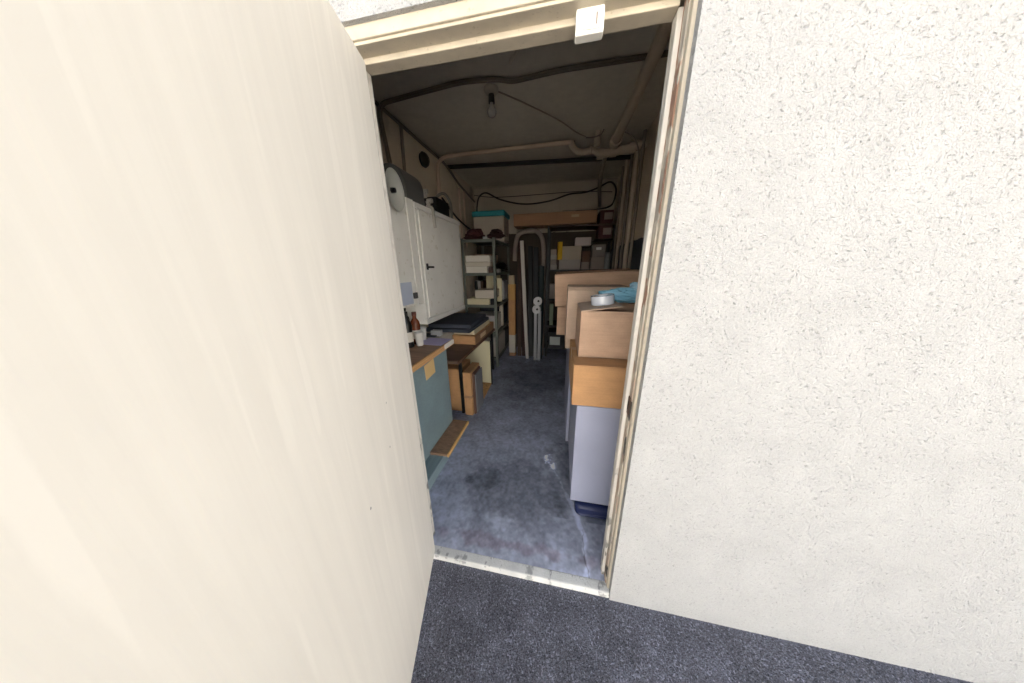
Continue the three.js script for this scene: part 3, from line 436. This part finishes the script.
// ---------------------------------------------------------------- back: long things standing on end
{
  const lean = (name, label, cat, base, top, w, d, m, group) => { // a bar standing on the floor and leaning
    const a = V(base), b = V(top), len = a.distanceTo(b), o = solo(name, bx(-w / 2, w / 2, 0, len, -d / 2, d / 2, 0.004), m, label, cat, base, group);
    o.quaternion.setFromUnitVectors(new THREE.Vector3(0, 1, 0), b.sub(a).normalize()); return o;
  };
  const tb = thing('tall_carton', 'tall narrow carton with a white foot beside the shelving', 'box', [-0.115, 0, -3.0]);
  part('foot', bx(-0.05, 0.05, 0, 0.06, -0.05, 0.05, 0.003), cardDark, tb); part('base', bx(-0.052, 0.052, 0.06, 0.36, -0.052, 0.052, 0.003), M(0xc3beb4, 0.8), tb); part('middle', bx(-0.05, 0.05, 0.36, 0.92, -0.05, 0.05, 0.003), cardOrange, tb); part('band', bx(-0.052, 0.052, 0.92, 1.16, -0.052, 0.052, 0.003), M(0xc79c62, 0.8), tb); part('top', bx(-0.042, 0.042, 1.16, 1.29, -0.042, 0.042, 0.003), M(0xb9a98a, 0.8), tb);
  lean('board', 'tall dark brown board leaning beside the tall carton', 'board', [0.0, 0, -2.98], [-0.045, 1.8, -3.3], 0.06, 0.03, darkWood, 'leaning boards');
  lean('board', 'second tall dark reddish board leaning by the pale bar', 'board', [0.07, 0, -2.99], [0.02, 1.75, -3.3], 0.055, 0.03, M(0x3e2520, 0.7), 'leaning boards');
  lean('bar', 'pale grey long bar leaning at the back', 'bar', [0.145, 0, -2.88], [0.035, 1.78, -3.02], 0.052, 0.035, M(0xcac5bd, 0.6));
  lean('tube', 'black tall bar standing behind the pale bar', 'bar', [0.19, 0, -3.0], [0.13, 1.72, -3.3], 0.07, 0.06, M(0x1b1c1e, 0.6), 'black leaning bars'); lean('tube', 'black tall bar close to the dark green roll', 'bar', [0.26, 0, -3.02], [0.22, 1.7, -3.3], 0.07, 0.06, M(0x1f2226, 0.6), 'black leaning bars');
  solo('hose', tube([[-0.07, 1.5, -3.0], [-0.05, 1.72, -2.97], [0.0, 1.86, -2.95], [0.12, 1.9, -2.95], [0.24, 1.9, -2.95], [0.32, 1.83, -2.95], [0.355, 1.7, -2.97], [0.36, 1.2, -3.05], [0.36, 0, -3.08]], 0.032, 16), M(0x8b8078, 0.75), 'thick grey hose arched over the leaning bars', 'hose');
  const roll = thing('fabric_roll', 'dark green rolled sheet standing at the back', 'roll', [0.335, 0, -2.93]);
  part('roll', cyl(0.045, 0.045, 1.42, 0, 0.71, 0, 24), M(0x1f2d30, 0.7), roll); part('core', cyl(0.018, 0.018, 1.43, 0, 0.715, 0, 16), blackMetal, roll);
  const st = thing('stand', 'grey upright stand topped by two round metal clamps', 'stand', [0.305, 0, -2.83]);
  const steel = M(0xa9aaae, 0.5, { metalness: 0.3 });
  part('upright', bx(-0.052, -0.006, 0, 0.78, -0.02, 0.02, 0.004), steel, st); part('upright', bx(0.006, 0.052, 0, 0.78, -0.02, 0.02, 0.004), steel, st);
  for (const [x, y] of [[0.0, 0.93], [-0.018, 0.81]]) { const g = new THREE.CylinderGeometry(0.062, 0.062, 0.05, 28); g.rotateX(Math.PI / 2); g.translate(x, y, 0.03); const c = part('clamp', g, M(0xb9b9bb, 0.45, { metalness: 0.3 }), st); const h = new THREE.CylinderGeometry(0.016, 0.016, 0.012, 16); h.rotateX(Math.PI / 2); h.translate(x + 0.012, y + 0.005, 0.057); part('bore', h, blackMetal, c); }
}

// ---------------------------------------------------------------- back: black shelving with small boxes
{
  const s = thing('shelving_unit', 'black shelving unit against the back wall', 'shelf');
  for (const [x, z] of [[0.425, -3.02], [0.425, -3.40], [1.315, -3.02], [1.315, -3.40]]) part('post', bx(x - 0.018, x + 0.018, 0, 1.96, z - 0.018, z + 0.018, 0.003), blackMetal, s);
  for (const y of [0.14, 0.5, 0.92, 1.345, 1.94]) part('shelf_board', bx(0.407, 1.335, y, y + 0.022, -3.42, -3.0, 0.003), y > 1.9 ? darkWood : blackMetal, s);
  const item = (name, label, [x0, x1, y0, y1, z], d, m, cat = 'box', group, turn = 0) => solo(name, bx(-(x1 - x0) / 2, (x1 - x0) / 2, 0, y1 - y0, -d / 2, d / 2, 0.006), m, label, cat, [(x0 + x1) / 2, y0, z - d / 2], group, turn);
  const g1 = M(0xa7a19b, 0.8), g2 = M(0x8e8780, 0.8), g3 = M(0xb8ad9b, 0.8), g4 = M(0x9c9186, 0.8);
  for (let i = 0; i < 4; i++) item('small_box', ['lowest grey box in the column left of the yellow packet', 'second grey box in the column left of the yellow packet', 'third grey box in the column left of the yellow packet', 'topmost grey box in the column left of the yellow packet'][i], [0.46, 0.55 - 0.006 * (i % 2), 1.3675 + i * 0.071, 1.4375 + i * 0.071, -3.03], 0.2, [g1, g2, g1, g4][i], 'box', 'grey boxes in a column');
  item('small_box', 'long grey box on the back shelf below the beige box', [0.585, 0.89, 1.3675, 1.505, -3.03], 0.26, g1);
  item('small_box', 'beige box on the back shelf behind the yellow packet', [0.625, 0.895, 1.5055, 1.69, -3.05], 0.24, g3);
  item('packet', 'bright yellow packet on the back shelf', [0.558, 0.618, 1.5055, 1.75, -3.02], 0.06, M(0xd8ae22, 0.6), 'packet', null, 0.3);
  item('small_box', 'white carton resting on the beige box of back shelf', [0.80, 1.015, 1.6905, 1.80, -3.02], 0.2, M(0xc2b8b4, 0.8));
  item('small_box', 'brown box between beige box and labelled grey box', [0.905, 1.02, 1.3675, 1.62, -3.06], 0.24, M(0x6a4f41, 0.8));
  const lb = item('small_box', 'upper grey box with shiny white label on back shelf', [1.04, 1.215, 1.5365, 1.70, -3.0], 0.2, g2); part('label', bx(-0.04, 0.03, 0.09, 0.125, 0.1, 0.1015, 0), M(0xf6f6f2, 0.3), lb);
  item('small_box', 'lower grey box under the shiny-labelled box', [1.03, 1.21, 1.3675, 1.536, -3.0], 0.22, g4);
  item('small_box', 'small grey box in front of the brown box on shelf', [0.90, 1.01, 1.3675, 1.47, -3.0], 0.05, g4);
  const lc = carton('long_carton', 'long brown carton across the top of the back shelving', [-0.07, 1.06, 1.963, 2.12, -3.22, -2.93], cardDark, { label: [0.28, 0.1, 0.1, 0.03, M(0xb79f7e, 0.8)] });
  solo('tube', (() => { const g = new THREE.CylinderGeometry(0.014, 0.014, 0.3, 16); g.rotateZ(Math.PI / 2); return g; })(), M(0xb7ab9a, 0.6), 'short pale tube lying on the long brown carton', 'tube', [0.63, 2.136, -3.06]);
  for (const [y, l] of [[1.963, 'dark red box with pale label, upper of two'], [1.775, 'dark red box with pale label, lower of two']]) { const o = item('red_box', l, [1.10, 1.275, y, y + 0.16, -2.99], 0.3, M(0x4d1f20, 0.7), 'box', 'dark red boxes'); part('label', bx(-0.03, 0.075, 0.045, 0.13, 0.15, 0.1515, 0), M(0x9b8c84, 0.8), o); if (y < 1.9) { const sb = solo('wall_shelf', bx(-0.12, 0.12, -0.012, 0, -0.18, 0.17, 0.002), darkWood, 'small dark shelf under the lower dark red box', 'shelf', [1.195, 1.775, -3.17]); } }
  // lower shelves, mostly hidden
  item('small_box', 'pale small box on the second shelf up at the left post', [0.46, 0.55, 0.9425, 1.16, -3.03], 0.2, g2);
  item('small_box', 'brown carton on the second shelf up, right part', [0.58, 1.2, 0.9425, 1.22, -3.05], 0.3, cardDark);
  item('bottle', 'slim pale green container on the lower back shelf', [0.47, 0.53, 0.5225, 0.86, -3.03], 0.07, M(0x7d8a72, 0.6), 'container');
  const gb = item('small_box', 'small black box with grey label on the bottom back shelf', [0.46, 0.72, 0.1625, 0.42, -2.99], 0.3, M(0x26272a, 0.7)); part('label', bx(-0.10, 0.06, 0.05, 0.185, 0.15, 0.1515, 0), M(0xc3cac6, 0.7), gb);
  solo('canister', mergeGeometries([cyl(0.05, 0.05, 0.2, 0, 0.1, 0, 24), cyl(0.035, 0.05, 0.03, 0, 0.215, 0, 24)]), M(0x8a8f8e, 0.5), 'grey canister on the back shelf at the right wall', 'canister', [1.255, 1.3675, -3.1]);
}

// ---------------------------------------------------------------- right side: grey cabinets and cartons
{
  const g = thing('cabinet', 'light grey cabinet under the cartons by the right jamb', 'cabinet', [0, 0, 0]);
  part('body', bx(0.735, 1.30, 0.095, 0.722, -0.90, -0.36, 0.006), greyPaint, g);
  part('front_panel', bx(0.733, 1.302, 0.095, 0.722, -0.36, -0.345, 0.004), greyPaint, g);
  part('base', bx(0.76, 1.28, 0, 0.095, -0.88, -0.48, 0.003), blackMetal, g);
  const nb = new RoundedBoxGeometry(0.40, 0.085, 0.13, 6, 0.03), np = nb.attributes.position;
  for (let i = 0; i < np.count; i++) { const x = np.getX(i), y = np.getY(i), z = np.getZ(i), q = fbm(x * 0.9 + 0.5, z * 2 + y * 3 + 0.5, 9, 9, 3) - 0.5; np.setXYZ(i, x + 0.02 * q, y + (y > 0 ? 0.014 * q : 0), z + 0.03 * q); }
  nb.computeVertexNormals(); nb.translate(0, 0.0425, 0);
  solo('plastic_bag', nb, M(0x14204a, 0.45), 'dark blue plastic bag on the floor under the grey cabinet', 'bag', [0.965, 0.0, -0.385]);
  const g2 = thing('cabinet', 'second grey cabinet farther inside along the right', 'cabinet', [0, 0, 0]);
  part('body', bx(0.715, 1.30, 0.05, 0.835, -1.75, -0.915, 0.006), greyPaint, g2); part('base', bx(0.74, 1.28, 0, 0.05, -1.72, -0.94, 0.003), blackMetal, g2);
  const oc = carton('carton', 'orange-brown closed carton on top of the grey cabinet', [0.705, 1.16, 0.723, 0.945, -0.86, -0.345], cardOrange, {});
  // open carton with flaps turned out
  const o = thing('open_carton', 'open brown carton holding tape and blue plastic', 'box', [0.895, 0.947, -0.60]);
  const w = 0.165, d = 0.145, h = 0.245, t = 0.005;
  part('bottom', bx(-w, w, 0, t, -d, d, 0.001), card, o); part('side', bx(-w, w, 0, h, d - t, d, 0.002), card, o); part('side', bx(-w, w, 0, h, -d, -d + t, 0.002), card, o); part('side', bx(-w, -w + t, 0, h, -d, d, 0.002), card, o); part('side', bx(w - t, w, 0, h, -d, d, 0.002), card, o);
  const flap = (gx, pos, rot) => { const f = part('flap', gx, cardPale, o); f.position.set(...pos); f.rotation.set(...rot); };
  flap(bx(-w, w, -0.0025, 0.0025, -0.12, 0, 0.001), [0, h, -d - 0.004], [-1.5, 0, 0]); flap(bx(0, 0.2, -0.0025, 0.0025, -d, d, 0.001), [-w, h - 0.002, 0], [0, 0, 0.13]); flap(bx(0, 0.1, -0.0025, 0.0025, -d, d, 0.001), [w, h, 0], [0, 0, 0.2]);
  // leaning cardboard and tall pale carton behind it
  carton('carton', 'tall pale carton behind the open carton', [0.675, 1.06, 0.836, 1.275, -1.16, -0.93], cardPale, { tape: false });
  const ls = solo('cardboard_sheet', bx(-0.085, 0.085, 0, 0.315, -0.004, 0.004, 0.001), cardPale, 'pale cardboard sheet standing between the cartons', 'cardboard', [0.755, 0.947, -0.80], null, 0.12); ls.rotation.x = -0.06;
  carton('carton', 'brown carton lying on the inner grey cabinet', [0.605, 1.25, 0.836, 1.085, -1.72, -1.30], card, { tape: false });
  const bc = carton('carton', 'largest wide brown carton highest on the right pile', [0.585, 1.27, 1.088, 1.345, -1.80, -1.26], card, { tape: false }); bc.rotation.z = 0.045; bc.position.y += 0.017;
  part('flap', (() => { const f = bx(-0.342, 0.342, -0.0025, 0.0025, 0, 0.06, 0.001); f.rotateX(0.0); f.translate(0, 0.262, -0.33); return f; })(), cardDark, bc);
  // tape roll, blue plastic, papers in the open carton
  const tr = thing('tape_roll', 'clear packing tape roll lying on the open carton flap', 'tape', [0.852, 1.2095, -0.59]); tr.rotation.z = 0.13;
  part('roll', new THREE.LatheGeometry([[0.038, 0], [0.058, 0], [0.06, 0.002], [0.06, 0.046], [0.058, 0.048], [0.038, 0.048], [0.038, 0]].map((q) => new THREE.Vector2(...q)), 40), new THREE.MeshPhysicalMaterial({ color: 0xd3d8e2, roughness: 0.2, clearcoat: 0.6 }), tr); part('core', new THREE.LatheGeometry([[0.034, 0.001], [0.038, 0.001], [0.038, 0.047], [0.034, 0.047], [0.034, 0.001]].map((q) => new THREE.Vector2(...q)), 40), M(0xdfe2e6, 0.6), tr);
  solo('plastic_bag', lump(0.115, 0.062, 0.04, 17, 0.6), new THREE.MeshPhysicalMaterial({ color: 0x8cc9e2, roughness: 0.3, transmission: 0.15, thickness: 0 }), 'crumpled light blue plastic bag in the open carton', 'bag', [0.975, 1.228, -0.69]);
  solo('plastic_wrap', lump(0.045, 0.055, 0.03, 23, 0.7), M(0x9fc9dd, 0.3), 'pale blue wrap sticking up beside the tape', 'wrap', [1.045, 1.262, -0.70]);
  solo('envelope', bx(-0.05, 0.05, 0, 0.045, -0.05, 0.05, 0.003), M(0x9fb0c4, 0.7), 'blue-grey packet inside the open carton at right', 'packet', [1.0, 1.12, -0.55]);
  solo('paper_stack', bx(-0.14, 0.14, 0, 0.165, -0.12, 0.12, 0.004), cardInner, 'brown packing stuffing filling the open carton', 'packing', [0.895, 0.953, -0.60]);
}

renderer.render(scene, camera);
